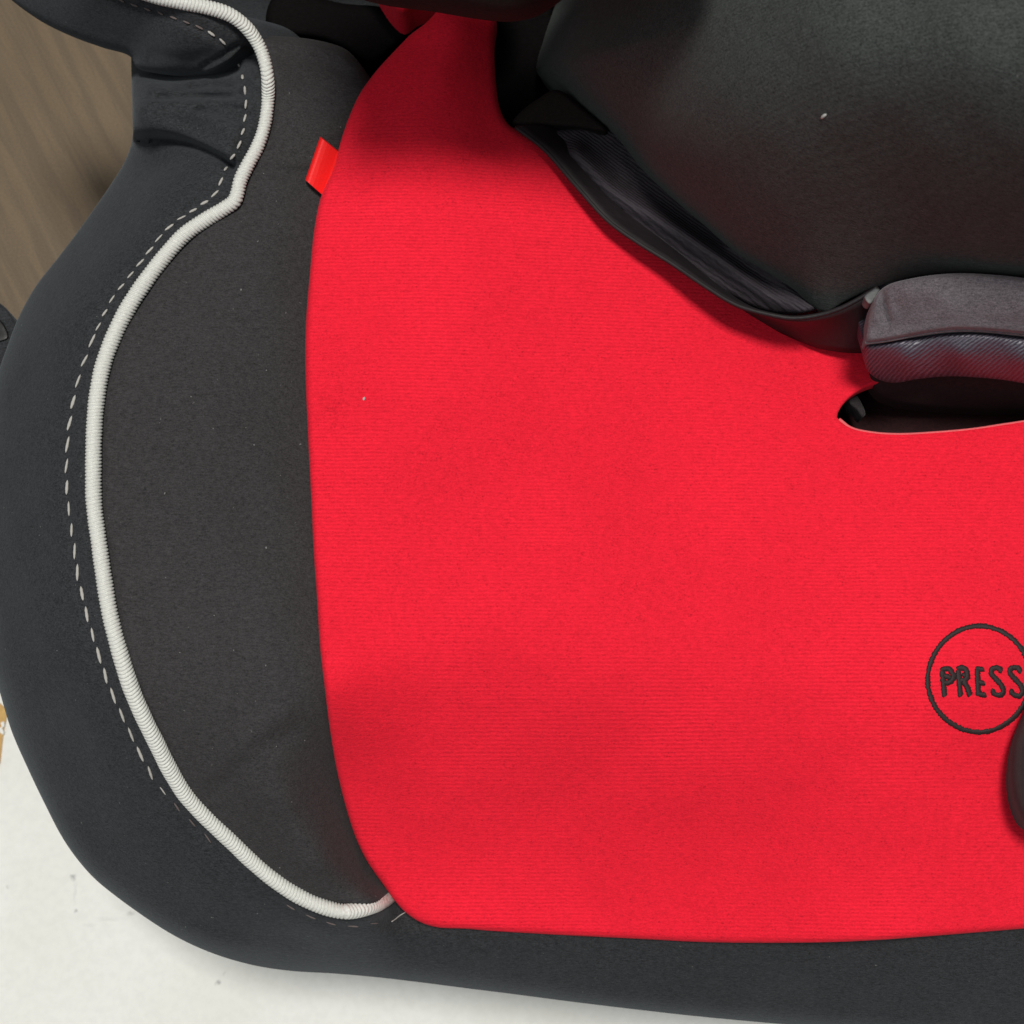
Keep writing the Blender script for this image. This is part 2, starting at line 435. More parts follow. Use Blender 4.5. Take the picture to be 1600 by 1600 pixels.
PIPE = [(150, -40), (205, -18), (245, -5), (281, 3), (318, 10), (359, 23), (384, 42), (403, 68), (414, 97), (419, 133), (417, 175), (411, 205), (401, 232), (388, 256), (376, 281),
        (371, 301), (366, 314), (350, 326), (325, 341), (290, 365), (256, 402), (220, 450), (195, 490), (175, 532), (160, 575), (151, 625), (147, 675), (146, 725), (147, 787),
        (155, 850), (162, 900), (172, 960), (186, 1015), (205, 1075), (225, 1122), (245, 1162), (264, 1200), (290, 1242), (322, 1277), (360, 1313), (394, 1346), (425, 1372),
        (462, 1397), (500, 1415), (537, 1424), (568, 1420), (594, 1410), (614, 1396), (645, 1368)]
PIPE_C = catmull(PIPE, 0.9)
SIL = [(205, 60), (205, 100), (207, 180), (206, 222), (192, 258), (172, 290), (150, 322), (120, 364), (88, 406), (58, 444), (40, 474), (25, 505), (12, 540), (-8, 600), (-22, 680), (-28, 780),
       (-28, 880), (-22, 980), (-12, 1045), (0, 1083), (18, 1142), (46, 1206), (70, 1256), (97, 1308), (122, 1344), (149, 1374), (186, 1404), (225, 1432), (262, 1456), (300, 1476),
       (345, 1494), (400, 1509), (455, 1517), (520, 1521), (580, 1526), (650, 1534), (720, 1543), (800, 1553), (900, 1566), (1000, 1578), (1100, 1589), (1230, 1601), (1400, 1616), (1800, 1640)]
SIL_C = catmull(SIL, 8)

PAD_L = [(640, 55), (616, 80), (587, 112), (562, 147), (545, 184), (533, 219), (521, 264), (502, 306), (491, 359), (484, 430), (478, 505), (477, 575), (481, 675), (487, 795), (490, 860), (495, 930), (500, 1010),
         (508, 1080), (517, 1150), (527, 1207), (540, 1260), (555, 1307), (573, 1345), (597, 1380), (615, 1405), (633, 1425), (657, 1441), (684, 1449), (725, 1451), (775, 1455), (880, 1461), (1000, 1467),
         (1100, 1472), (1250, 1473), (1350, 1470), (1450, 1463), (1600, 1451), (1800, 1436)]
# outer cover: whole black base of the seat, highest along the piping, sunk under the pads
def sst(t): t = min(1, max(0, t)); return t*t*(3-2*t)
def zfr(y, x=600): return 168 - 39*sst((y-980)/490)*(1 - 0.5*sst((x-1000)/420))
ctrl = []
for (x, y) in PIPE[12:-2:2]: ctrl.append((x, y, 172 - 0.85*(168-zfr(y))))
for (x, y) in PIPE[8:12]: ctrl.append((x, y, 172))
for (x, y) in SIL[5:20:2]: ctrl.append((x, y, 140))
for (x, y) in SIL[20:31:2]: ctrl.append((x, y, 134 - (y-1083)*0.05))
for (x, y) in SIL[31::2]: ctrl.append((x, y, 106))
ctrl += [(206, 110, 150), (206, 150, 160), (206, 190, 163), (206, 232, 146), (260, 250, 156), (300, 110, 158), (300, 180, 166), (370, 110, 166), (300, 60, 150)]
for (x, y) in SIL[5:20:3]: ctrl.append((x*0.45 + 0.55*(150 if y > 500 else x+130), y, 164))
for (x, y) in PAD_L[22:31]: ctrl.append((x-8 if y < 1440 else x, y+12, zfr(y)-6))
ctrl += [(330, 500, 158), (330, 800, 156), (350, 1100, 154), (560, 300, 150), (560, 700, 150), (580, 1100, 148), (560, 1380, 136), (560, 1460, 130), (900, 1478, 121),
         (1200, 1482, 130), (1500, 1472, 140), (1800, 1460, 140), (1000, 400, 146), (1000, 800, 146), (1400, 600, 140), (1400, 1100, 146), (1700, 900, 140), (800, 100, 120), (700, -100, 118),
         (520, 20, 128), (520, -100, 120), (450, 60, 140), (860, 150, 118), (1200, 0, 120), (1800, 0, 120), (240, -100, 130)]
f_base0 = tps(ctrl, 2e-3)
FOLDS = [([(290, 1446), (370, 1472), (470, 1486)], 0.6, 9), ([(20, 1010), (50, 1120), (110, 1240)], 0.5, 26), ([(0, 640), (20, 760), (16, 880)], 0.5, 24), ([(206, 178), (260, 176), (310, 182), (364, 214)], 4.5, 24),   # gathered cloth below the side wing: (polyline, height mm, width px)
    ([(206, 120), (260, 132), (300, 127), (372, 118)], 3.4, 9), ([(230, 140), (285, 146), (330, 140), (376, 136)], 3.0, 8),
    ([(225, 158), (290, 160), (340, 158), (378, 160)], 2.2, 8), ([(208, 205), (250, 202), (300, 212), (358, 246)], 3.6, 13),
    ([(300, 176), (340, 184), (375, 196)], 1.0, 6)]
DENTS = [([(300, 137), (335, 135), (368, 136)], 2.4, 5), ([(250, 152), (300, 150), (360, 152)], 2.0, 5), ([(206, 222), (250, 218), (300, 227), (345, 247), (362, 259)], 5.0, 7), ([(206, 116), (260, 120), (320, 119), (370, 112)], 4.0, 9), ([(310, 172), (345, 180), (368, 190)], 1.8, 5)]
GROOVE = None
def f_base(px, py):
    P = np.stack([np.ravel(px), np.ravel(py)], 1)
    z = f_base0(px, py) + wob(P[:, 0], P[:, 1], 0.00035, 120, 3) + wob(P[:, 0], P[:, 1], 0.00012, 45, 4)
    for sgn, FL in ((1, FOLDS), (-1, DENTS)):
        for (pl, h, w) in FL:
            L = catmull(pl, 4); d = line_dist(P, L)
            z = z + sgn*h/1000*np.exp(-(d/w)**2)
    for V, ff, gap, full in ((PADPOLY, f_red0, 0.007, 22.0), (SIDEPOLY, f_side0, 0.0045, 22.0)):
        ins = inside(P, V); d = np.where(ins, seg_dist(P, V), 0.0); k = np.clip(d/full, 0, 1)
        z = np.where(ins, np.minimum(z, ff(P[:, 0], P[:, 1]) - 0.0025 - gap*k), z)
    ds = line_dist(P, STITCH_C); z = z - 0.0007*np.exp(-(ds/9.0)**2)       # the seam pulls the cloth in
    dp = line_dist(P, PIPE_C[::6]); z = z - 0.0010*np.exp(-(dp/13.0)**2)
    return z
STITCH = [(150, -18), (188, 0), (215, 10), (248, 20), (280, 31), (312, 43), (334, 55), (356, 73), (372, 98), (381, 131), (384, 157), (383, 181), (378, 212), (369, 237), (359, 251), (348, 275), (338, 300), (312, 322),
          (281, 342), (256, 363), (225, 403), (190, 447), (175, 467), (155, 507), (136, 552), (120, 602), (110, 652), (105, 700), (104, 750), (107, 790), (111, 822), (116, 857), (121, 895), (128, 927),
          (136, 962), (146, 996), (157, 1032), (168, 1065), (181, 1097), (195, 1127), (209, 1157), (223, 1186), (240, 1216), (263, 1246), (286, 1271), (312, 1297), (350, 1334), (400, 1382), (455, 1418), (487, 1433), (540, 1447), (598, 1440), (622, 1432)]
STITCH_C = catmull(STITCH, 2.0)

# side panel between piping and red pad
PAD_R = [(1800, 330), (1500, 360), (1250, 380), (1080, 340), (930, 262), (846, 222), (812, 206), (794, 194), (782, 172), (776, 140), (773, 100), (772, 50), (774, 10), (740, -8), (700, 2), (668, 34)]
pipe_side = catmull(PIPE[6:], 8)
side_out = np.vstack([catmull([(392, 52), (425, 56), (470, 59), (510, 66), (542, 78), (566, 104), (590, 140)], 8), [(560, 300), (530, 500), (530, 900), (560, 1150), (640, 1350)], pipe_side[::-1]])
sc = []
for (x, y) in PIPE[8:-2:2]: sc.append((x, y, 171.5 - 0.85*(168-zfr(y))))
sc += [(x+16, y, 164) for (x, y) in PAD_L[3:18:2]] + [(x+6, y, zfr(y)-5) for (x, y) in PAD_L[19:25]]
sc += [(330, 500, 171.5), (330, 650, 172), (320, 800, 172), (340, 950, 171), (370, 1100, 169), (440, 1250, 160), (500, 1350, 150), (480, 150, 169), (480, 70, 166), (440, 56, 166), (540, 80, 160), (430, 260, 170.5), (420, 400, 171)]
f_side0 = tps(sc, 2e-3)
def f_side(px, py):
    P = np.stack([np.ravel(px), np.ravel(py)], 1)
    z = f_side0(px, py) + wob(P[:, 0], P[:, 1], 0.00025, 160, 7)
    ins = inside(P, PADPOLY); d = np.where(ins, seg_dist(P, PADPOLY), 0.0)
    z = np.where(ins, np.minimum(z, f_red0(P[:, 0], P[:, 1]) - 0.0035 - 0.002*np.clip(d/15, 0, 1)), z)
    for pl, h, w in (([(408, 262), (450, 268), (492, 271)], -1.0, 5), ([(412, 248), (450, 254), (492, 252)], 0.5, 10), ([(430, 88), (480, 92), (540, 112)], -1.2, 9), ([(430, 66), (480, 68), (535, 86)], 0.8, 8),
                     ([(560, 1320), (566, 1350), (572, 1372)], -0.9, 4), ([(548, 1318), (556, 1348)], 0.6, 6), ([(335, 1205), (400, 1145), (445, 1115)], 1.0, 20), ([(325, 1240), (400, 1178), (455, 1145)], -0.9, 15)):
        z = z + h/1000*np.exp(-(line_dist(P, catmull(pl, 4))/w)**2)
    return z

# red seat pad with the buckle slot
SLOT = [(1308, 652), (1313, 638), (1324, 624), (1342, 611), (1370, 600), (1420, 592), (1500, 586), (1640, 582), (1690, 600), (1690, 630), (1650, 648), (1600, 657), (1560, 663), (1520, 669), (1450, 675), (1400, 677), (1360, 674), (1330, 667)]
rc = [(x+10, y, 170) for (x, y) in PAD_L[3:18:2]] + [(x+6, y-4, zfr(y)+1) for (x, y) in PAD_L[19:25]] + [(x, y, zfr(y, x)) for (x, y) in PAD_L[26::2]]
rc += [(640, 400, 171), (640, 700, 170), (690, 120, 171), (650, 70, 169), (720, 40, 170), (768, 100, 163), (764, 50, 163), (786, 180, 165), (800, 500, 168.5), (800, 800, 167), (1000, 600, 166), (1050, 800, 165.5),
       (1300, 700, 163), (1300, 900, 165), (1400, 560, 163), (1600, 700, 161), (1600, 900, 164), (900, 330, 167), (1100, 450, 165), (1300, 520, 163), (1800, 600, 160), (1800, 1100, 162), (1600, 1060, 163.5), (1640, 1200, 156)]
for (x, y) in [(640, 950), (650, 1100), (670, 1200), (690, 1300), (720, 1390), (820, 1000), (850, 1120), (850, 1230), (850, 1320), (860, 1400), (1050, 1000), (1050, 1100), (1060, 1190), (1080, 1290), (1100, 1390), (1300, 1050), (1320, 1160), (1350, 1270), (1350, 1380), (1550, 1330), (1600, 1400)]:
    rc.append((x, y, zfr(y, x) - 2.2*math.exp(-((x-900)/260)**2 - ((y-1130)/150)**2)))
f_red0 = tps(rc, 3e-3)
SLOT_C = catmull(SLOT, 5, True)
def f_red(px, py):
    P = np.stack([np.ravel(px), np.ravel(py)], 1)
    z = f_red0(px, py) + wob(P[:, 0], P[:, 1], 0.00035, 330, 11) + wob(P[:, 0], P[:, 1], 0.00010, 90, 12)
    z = z + 0.0012*np.exp(-(seg_dist(P, SLOT_C)/26.0)**2)
    return z
pad_out = np.vstack([catmull(PAD_L, 6), catmull(PAD_R, 6)])
PADPOLY = resample(np.vstack([pad_out, pad_out[:1]]), 14, True); SIDEPOLY = resample(np.vstack([side_out, side_out[:1]]), 14, True)
out = np.vstack([SIL_C, [(1800, -160), (205, -160)]])
outer = panel('outer_cover', out, f_base, BLACK, seat, step=8, rr=26, rh=8, skirt=98, inset=40, dense=[(200, 95, 400, 275, 3.2)])

side = panel('side_panel', side_out, f_side, GREY, seat, step=9, rr=17, rh=4.6, skirt=8)

pad = panel('seat_pad', pad_out, f_red, RED, seat, step=10, rr=11, rh=2.4, skirt=9, holes=[SLOT_C], hole_rr=7, hole_rh=0.9, hole_skirt=3)

# piping: white braided cord, the braid is real relief
zp = f_side0(PIPE_C[:, 0], PIPE_C[:, 1]) - 0.0004
kern = np.hanning(89); kern /= kern.sum()
def f_wing_edge(y): return 0
top = np.clip((70 - PIPE_C[:, 1])/70, 0, 1)
near = PIPE_C[:, 1] < 300
zp = np.where(np.arange(len(zp)) < np.argmax(PIPE_C[:, 1] > 133), 0.1755 + top*0.008, zp)
zp = np.convolve(np.pad(zp, 44, mode='edge'), kern, mode='valid') + 0.0014
zp = zp - 0.0068*np.clip((PIPE_C[:, 0]-540)/65, 0, 1)*(PIPE_C[:, 1] > 1300)
PX3 = at(PIPE_C[:, 0], PIPE_C[:, 1], zp)
dens = np.r_[0, np.cumsum(np.linalg.norm(np.diff(PX3, axis=0), axis=1))]
NS = 30
per = 0.00080
def braid(i, ang):
    s = dens[i]/per
    a = (ang - 0.45*math.pi)/math.pi
    fr = np.abs(((s + 2.0*np.where(a > 0, a, -a*0.8)) % 1.0) - 0.5)*2
    tri = np.clip(fr/0.55, 0, 1)**0.7
    j = 1 + 0.012*math.sin(s*0.7) + 0.01*math.sin(s*0.23)
    dep = np.where(a > -0.05, 0.32, 0.20)
    return j*(1.01 - dep*(1-tri))
wid = np.interp(PIPE_C[:, 1], [0, 100, 200, 320, 450, 800, 1250, 1420], [0.00168, 0.00150, 0.00152, 0.00168, 0.00188, 0.00178, 0.00182, 0.00178])
tube('piping', PX3, wid, CORD, seat, NS, fn=braid)

# ------------------------------------------------------------------ side wing of the backrest (top left)
wing_low = catmull([(-20, -30), (4, -12), (25, 6), (62, 32), (90, 47), (125, 62), (162, 75), (203, 88), (214, 106), (250, 115), (300, 117), (338, 110), (362, 93), (380, 72)], 6)
wing_out = np.vstack([wing_low, PIPE_C[PIPE_C[:, 1] < 60][::-6], [(150, -160), (-100, -160)]])
f_wing0 = tps([(4, -12, 158), (62, 32, 158), (125, 62, 159), (203, 88, 160), (214, 106, 160), (300, 117, 164), (362, 93, 172), (150, 10, 174), (250, 50, 176), (330, 60, 179), (280, 90, 172), (384, 42, 177), (245, -5, 184), (150, -40, 186), (100, -100, 182), (340, 25, 181)], 2e-3)
def f_wing(px, py):
    P = np.stack([np.ravel(px), np.ravel(py)], 1)
    z = f_wing0(px, py) + wob(P[:, 0], P[:, 1], 0.0003, 110, 21)
    for pl, h, w in (([(318, 104), (345, 88), (372, 70)], -2.0, 5), ([(325, 108), (352, 96), (374, 80)], 1.2, 6), ([(240, 86), (300, 92), (330, 84)], -0.8, 10)):
        z = z + h/1000*np.exp(-(line_dist(P, catmull(pl, 4))/w)**2)
    z = z - 0.0008*np.exp(-(line_dist(P, STITCH_C[:200])/8.0)**2)
    return z
wing = panel('side_wing', wing_out, f_wing, BLACK, seat, step=7, rr=13, rh=4, skirt=22, inset=(70, -60), dense=[(205, 40, 385, 118, 3.5)])

# seam stitches: every stitch a piece of its own
def stitch_mesh():
    n, m = 9, 8; V = []; F = []
    for i in range(n):
        u = i/(n-1)*2-1; r = math.sqrt(max(0.02, 1-abs(u)**2.6))
        for k in range(m):
            a = 2*math.pi*k/m; V.append((u*0.5, 0.5*r*math.cos(a)*(1+0.12*math.sin(9*u)), 0.42*r*math.sin(a)))
    for i in range(n-1):
        for k in range(m): F.append((i*m+k, i*m+(k+1) % m, (i+1)*m+(k+1) % m, (i+1)*m+k))
    F += [tuple(range(m)), tuple(range((n-1)*m, n*m))]
    me = bpy.data.meshes.new('stitch'); me.from_pydata(V, [], F); me.polygons.foreach_set('use_smooth', [True]*len(F)); me.materials.append(THREAD); me.update()
    return me
SM = stitch_mesh(); first = bpy.data.objects.new('stitch', SM)
acc = 0; sl = np.r_[0, np.cumsum(np.linalg.norm(np.diff(STITCH_C, axis=0), axis=1))]
pos = 22.0; sts = []
while pos < sl[-1]-6:
    x = np.interp(pos, sl, STITCH_C[:, 0]); y = np.interp(pos, sl, STITCH_C[:, 1])
    if y < 330: pitch, ln, wd = 21.5, 15, 4.6
    elif y < 520: pitch, ln, wd = 24, 16, 3.6
    elif y < 1230: pitch, ln, wd = 33.5, 24, 4.6
    else: pitch, ln, wd = 34, 18, 3.0
    if x < 325 and y < 60: ln, wd = 13, 3.4
    sink = 0.0
    if 300 < y < 470: sink = 0.10
    if y > 1235: sink = 0.25
    if x < 325 and y < 60: sink = 0.2
    sts.append((x, y, pos, pitch, ln, wd, sink)); pos += pitch
n_st = 0
for (x, y, p, pitch, ln, wd, sink) in sts:
    if y > 1320 and x < 440: continue
    a = np.array([np.interp(p-3, sl, STITCH_C[:, 0]), np.interp(p-3, sl, STITCH_C[:, 1])]); b = np.array([np.interp(p+3, sl, STITCH_C[:, 0]), np.interp(p+3, sl, STITCH_C[:, 1])])
    on_wing = (p < 260 and y < 66)
    ff = f_wing if on_wing else f_base
    za, zb, zc = ff(a[0], a[1])[0], ff(b[0], b[1])[0], ff(x, y)[0]
    A = at([a[0]], [a[1]], [za])[0]; B = at([b[0]], [b[1]], [zb])[0]; Cc = at([x], [y], [zc + (0.00045 if on_wing else 0.00025) - sink*0.0008])[0]
    o = first if n_st == 0 else first.copy()
    COL.objects.link(o); o.parent = wing if on_wing else outer; n_st += 1
    d = Vector(B - A).normalized(); zc_ = Vector((0, 0, 1)); s_ = zc_.cross(d).normalized(); u_ = d.cross(s_)
    M = Matrix((d, s_, u_)).transposed().to_4x4() @ Matrix.Rotation(R(-7 + random.uniform(-4, 4)), 4, 'Z')
    k = 0.000146
    M = M @ Matrix.Diagonal((ln*k*random.uniform(0.88, 1.1), wd*0.98*k*random.uniform(0.85, 1.15), wd*k*1.0, 1))
    M.translation = Vector(Cc)
    o.matrix_local = M
    o.material_slots[0].link = 'DATA'
    if (x < 322 and y < 60) or y > 1238: o.material_slots[0].link = 'OBJECT'; o.material_slots[0].material = BTHREAD  # darker tone of the seam thread for wing and lower stitches

# loose thread end by the red corner
lt = catmull([(612, 1440), (618, 1436), (624, 1431), (634, 1425)], 2); tube('loose_thread', at(lt[:, 0], lt[:, 1], f_base(lt[:, 0], lt[:, 1]) + 0.0003), 0.00013, THREAD, outer, 6)

# ------------------------------------------------------------------ embroidery and tag on the red pad
def ribbon(name, pts2d, width, height, mat, parent, closed=False, jag=0.10, seed=0):
    P2 = catmull(pts2d, 1.6, closed) if len(pts2d) > 2 else resample(np.array(pts2d, float), 1.6)
    return ribbon_geo(P2, width, height, closed, jag, seed)
def ribbon_geo(P2, width, height, closed, jag, seed):
    rs = np.random.RandomState(seed); n = len(P2)
    T = (np.roll(P2, -1, 0) - np.roll(P2, 1, 0)) if closed else np.gradient(P2, axis=0)
    T /= np.linalg.norm(T, axis=1)[:, None] + 1e-9; N = np.stack([-T[:, 1], T[:, 0]], 1)
    cs = np.array([-1, -0.8, -0.4, 0, 0.4, 0.8, 1]); hs = np.sqrt(np.maximum(0, 1-cs**2))
    V = []; F = []
    for i in range(n):
        w = width*0.5*(1 + jag*rs.uniform(-1, 1)); off = rs.uniform(-1, 1)*jag*width*0.2
        hh = height*(0.8 + 0.35*(i % 2))
        end = 1.0
        if not closed: end = min(1.0, 0.55 + 0.25*min(i, n-1-i))
        q = P2[i][None] + N[i][None]*(cs*w*end + off)[:, None]
        # satin threads lie slightly slanted
        q = q + T[i][None]*(cs*1.2)[:, None]
        zz = f_red(q[:, 0], q[:, 1]) - 0.0001 + hs*hh
        V.append(at(q[:, 0], q[:, 1], zz))
    m = len(cs); V = np.vstack(V)
    for i in range(n if closed else n-1):
        j = (i+1) % n
        for k in range(m-1): F.append((i*m+k, i*m+k+1, j*m+k+1, j*m+k))
    return V, F
th = np.linspace(0, 2*np.pi, 36, endpoint=False)
ring = [(1530 + 79*math.cos(t)*(1+0.02*math.cos(2*t+0.6)), 1061 + 83*math.sin(t)) for t in th]
V, F = ribbon('r', ring, 9.0, 0.00042, DTHREAD, pad, True, 0.22, 2)
link_mesh('embroidered_ring', V, F, DTHREAD, pad)
LET = [  # P R E S S as satin-stitched strokes (pixel polylines)
    [[(1472, 1046), (1474, 1066), (1476, 1089)], [(1470, 1047), (1482, 1045), (1488, 1052), (1490, 1058), (1484, 1066), (1475, 1067)], [(1474, 1056), (1486, 1059)]],
    [[(1497, 1045), (1499, 1066), (1501, 1089)], [(1495, 1045), (1506, 1044), (1511, 1051), (1510, 1061), (1500, 1064)], [(1503, 1054), (1509, 1056)], [(1505, 1063), (1511, 1074), (1516, 1088)]],
    [[(1527, 1043), (1528, 1065), (1529, 1087)], [(1525, 1045), (1538, 1046)], [(1528, 1066), (1539, 1068)], [(1528, 1085), (1541, 1086)]],
    [[(1566, 1050), (1560, 1044), (1551, 1045), (1549, 1052), (1556, 1061), (1564, 1070), (1568, 1079), (1564, 1086), (1555, 1085), (1549, 1077)]],
    [[(1596, 1051), (1590, 1044), (1581, 1044), (1578, 1051), (1585, 1060), (1594, 1070), (1598, 1079), (1594, 1087), (1585, 1086), (1578, 1078)]]]
for li, strokes in enumerate(LET):
    VV = []; FF = []; k = 0
    for si, s in enumerate(strokes):
        V, F = ribbon('l', s, 9.8, 0.00042, DTHREAD, pad, False, 0.15, 10*li+si)
        FF += [tuple(i+k for i in f) for f in F]; VV.append(V + np.array([0, 0, 0.00005*si])); k += len(V)
    link_mesh('embroidered_letter', np.vstack(VV), FF, DTHREAD, pad)

# folded red ribbon tag sticking out of the pad's seam
def tag_geo():
    A = np.array([(500, 214), (477, 281)], float); Bq = np.array([(527, 236), (503, 304)], float)
    n, m = 10, 8; V = []; F = []
    prof = [(0.0, 3.2), (0.06, 3.9), (0.2, 4.2), (0.5, 3.6), (1.15, 1.5)]
    us = [p[0] for p in prof]; zs = [p[1] for p in prof]
    uu = np.r_[np.linspace(0, 0.15, 4), np.linspace(0.25, 1.2, 6)]
    top = []; bot = []
    for u in uu:
        for j in range(m):
            v = j/(m-1); L = A[0]*(1-v)+A[1]*v; Rr = Bq[0]*(1-v)+Bq[1]*v; p = L*(1-u)+Rr*u
            zb = 0.1655
            top.append((p[0], p[1], zb + np.interp(u, us, zs)/1000)); bot.append((p[0]+2, p[1], zb + (np.interp(u, us, zs) - (1.6 if u > 0 else 1.0))/1000))
    allp = np.array(top+bot); X = at(allp[:, 0], allp[:, 1], allp[:, 2]); N = len(top); nu = len(uu)
    for i in range(nu-1):
        for j in range(m-1):
            a = i*m+j; F.append((a, a+1, a+m+1, a+m)); F.append((N+a, N+a+m, N+a+m+1, N+a+1))
    for j in range(m-1): F.append((j, N+j, N+j+1, j+1))
    for i in range(nu-1):
        F.append((i*m, (i+1)*m, N+(i+1)*m, N+i*m)); F.append((i*m+m-1, N+i*m+m-1, N+(i+1)*m+m-1, (i+1)*m+m-1))
    return X, F
X, F = tag_geo(); link_mesh('ribbon_tag', X, F, TAG, pad, smooth=False)

# plastic shell seen through the buckle slot
f_lin = lambda px, py: np.full(np.size(px), 0.1440) + wob(np.ravel(px), np.ravel(py), 0.0001, 90, 5)
panel('slot_shell', np.array([(1285, 565), (1720, 545), (1720, 700), (1285, 700)], float), f_lin, SLOTM, seat, step=14, rr=10, rh=1, skirt=3)
fr = catmull([(1326, 622), (1338, 618), (1346, 630), (1352, 648), (1347, 652), (1338, 640), (1328, 632)], 3, True)
panel('slot_rib', fr, lambda px, py: 0.1575 + 0*np.ravel(px), BROWNW, seat, step=4, rr=4, rh=1, skirt=5)

# ------------------------------------------------------------------ backrest pieces at the top
BR = catmull([(628, 22), (650, 8), (700, -8), (800, -20), (800, -120), (560, -120), (590, -20)], 8, True)
panel('backrest_pad', BR, lambda px, py: 0.163 + (60-np.ravel(py))*0.00006, RED, seat, step=10, rr=16, rh=4, skirt=10)
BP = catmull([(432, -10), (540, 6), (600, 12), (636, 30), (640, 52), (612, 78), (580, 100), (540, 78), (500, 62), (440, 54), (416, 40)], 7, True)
panel('inner_gusset', BP, lambda px, py: 0.150 + 0*np.ravel(px), DEEP, seat, step=10, rr=14, rh=4, skirt=10)  # backrest cloth, its shadow deepened by the near-black colour
bm = bmesh.new(); bmesh.ops.create_cube(bm, size=1.0)
for v in bm.verts: v.co = Vector((0.082 + v.co.x*0.335, 0.178 + v.co.y*0.05, 0.17 + v.co.z*0.28))
bmesh.ops.bevel(bm, geom=list(bm.edges), offset=0.018, segments=4, affect='EDGES')
me = bpy.data.meshes.new('backrest_shell'); bm.to_mesh(me); bm.free(); me.polygons.foreach_set('use_smooth', [True]*len(me.polygons)); me.materials.append(BLACK)
bsh = bpy.data.objects.new('backrest_shell', me); COL.objects.link(bsh); bsh.parent = seat
SB = np.vstack([catmull([(520, -40), (560, -4), (600, 8), (680, 19), (740, 29), (790, 34), (828, 29), (856, 16), (884, -6), (930, -60)], 8), [(960, -260), (480, -260)]])
LB = np.array([(500, -62), (700, -62), (1130, -62), (1200, -690), (420, -690)], float)
panel('unseen_shade_bolster', LB, tps([(420, -30, 256), (700, -60, 258), (1130, -60, 262), (400, -300, 276), (1160, -300, 276)], 1e-3), BLACK, seat, step=16, rr=40, rh=10, skirt=8, inset=200)  # unseen bolster, added above the frame to shade neck and cushion
panel('shoulder_bolster', SB, tps([(520, -40, 236), (680, 19, 238), (790, 34, 240), (884, -6, 238), (700, -60, 246), (700, -200, 256), (480, -260, 250), (960, -260, 256)], 1e-3), BROWNB, seat, step=10, rr=46, rh=14, skirt=14, inset=120)

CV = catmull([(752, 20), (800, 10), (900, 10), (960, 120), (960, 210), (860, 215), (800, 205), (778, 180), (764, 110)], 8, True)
panel('seat_gap_shade', CV, lambda px, py: 0.126 + 0*np.ravel(px), DEEP, seat, step=12, rr=10, rh=2, skirt=4)  # black sheet standing in for the shade between red neck and cushion
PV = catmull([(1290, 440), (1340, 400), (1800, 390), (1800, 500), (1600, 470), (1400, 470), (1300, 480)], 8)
panel('pad_gap_shade', PV, lambda px, py: 0.1735 + 0*np.ravel(px), DEEP, seat, step=12, rr=8, rh=1, skirt=6)  # black strip in place of the shade behind the crotch pad
# ------------------------------------------------------------------ support cushion
CE = [(866, 12), (850, 60), (838, 112), (852, 128), (872, 145), (905, 172), (935, 195), (962, 216), (1000, 262), (1050, 309), (1100, 350), (1150, 394), (1200, 425), (1240, 452), (1268, 477), (1290, 487), (1318, 472), (1350, 456), (1385, 443), (1430, 431),
      (1490, 425), (1550, 427), (1620, 433), (1800, 450)]
cush_out = np.vstack([catmull(CE, 7), [(1800, -200), (860, -200)]])
cc = [(850, 60, 164), (838, 112, 163), (872, 145, 164), (935, 195, 168), (1000, 262, 171), (1100, 350, 175), (1200, 425, 178), (1290, 487, 180), (1385, 443, 190), (1490, 425, 197), (1620, 433, 199), (1800, 450, 199),
      (900, 100, 173), (960, 170, 178), (1080, 280, 187), (1190, 370, 192), (1280, 440, 192),
      (950, 60, 200), (1010, 130, 214), (1140, 230, 228), (1260, 330, 227), (1350, 400, 212), (1500, 385, 218), (1700, 385, 218), (930, -20, 186), (1080, 60, 227), (1230, 170, 247), (1350, 280, 240), (1500, 250, 246), (1300, 40, 262),
      (1500, 80, 264), (1700, 80, 266), (1100, -150, 232), (1500, -150, 272), (1800, -150, 276), (1800, 200, 256), (880, -150, 176)]
f_c0 = tps(cc, 3e-3)
CE_C = catmull(CE, 6)
f_ce = tps([(850, 60, 132), (838, 112, 134), (935, 195, 152), (1100, 350, 170), (1290, 487, 178), (1385, 443, 186), (1490, 425, 194), (1800, 450, 197), (1800, -150, 196), (1200, -150, 160), (1300, 150, 178)], 1e-2)
def f_c1(px, py):
    P = np.stack([np.ravel(px), np.ravel(py)], 1)
    k = int(np.argmax(CE_C[:, 0] > 1285))
    d1 = np.clip(line_dist(P, np.vstack([[(880, -400), (868, -60)], CE_C[:k], [(1420, 610), (1700, 830)]]))/460, 0, 1)
    d2 = np.clip(line_dist(P, np.vstack([[(900, 600), (1150, 540)], CE_C[k:]]))/480, 0, 1)
    pr = lambda d: np.sqrt(1-(1-d)**2 + 1e-6)
    return f_ce(P[:, 0], P[:, 1]) + 0.086*pr(d1)*(0.04 + 0.96*pr(d2)**1.6)
f_cush = lambda px, py: f_c1(px, py) + wob(np.ravel(px), np.ravel(py), 0.0005, 260, 31) + wob(np.ravel(px), np.ravel(py), 0.00012, 80, 32)
panel('support_cushion', cush_out, f_cush, CUSH, seat, step=10, rr=3, rh=0.4, skirt=10, inset=20)
CT = catmull([(800, 192), (812, 176), (838, 156), (870, 140), (910, 168), (950, 205), (905, 200), (850, 196)], 5, True)
panel('cushion_tab', CT, lambda px, py: 0.1625 + (np.ravel(px)-800)*0.00004, BROWNB, seat, step=8, rr=8, rh=2, skirt=6)

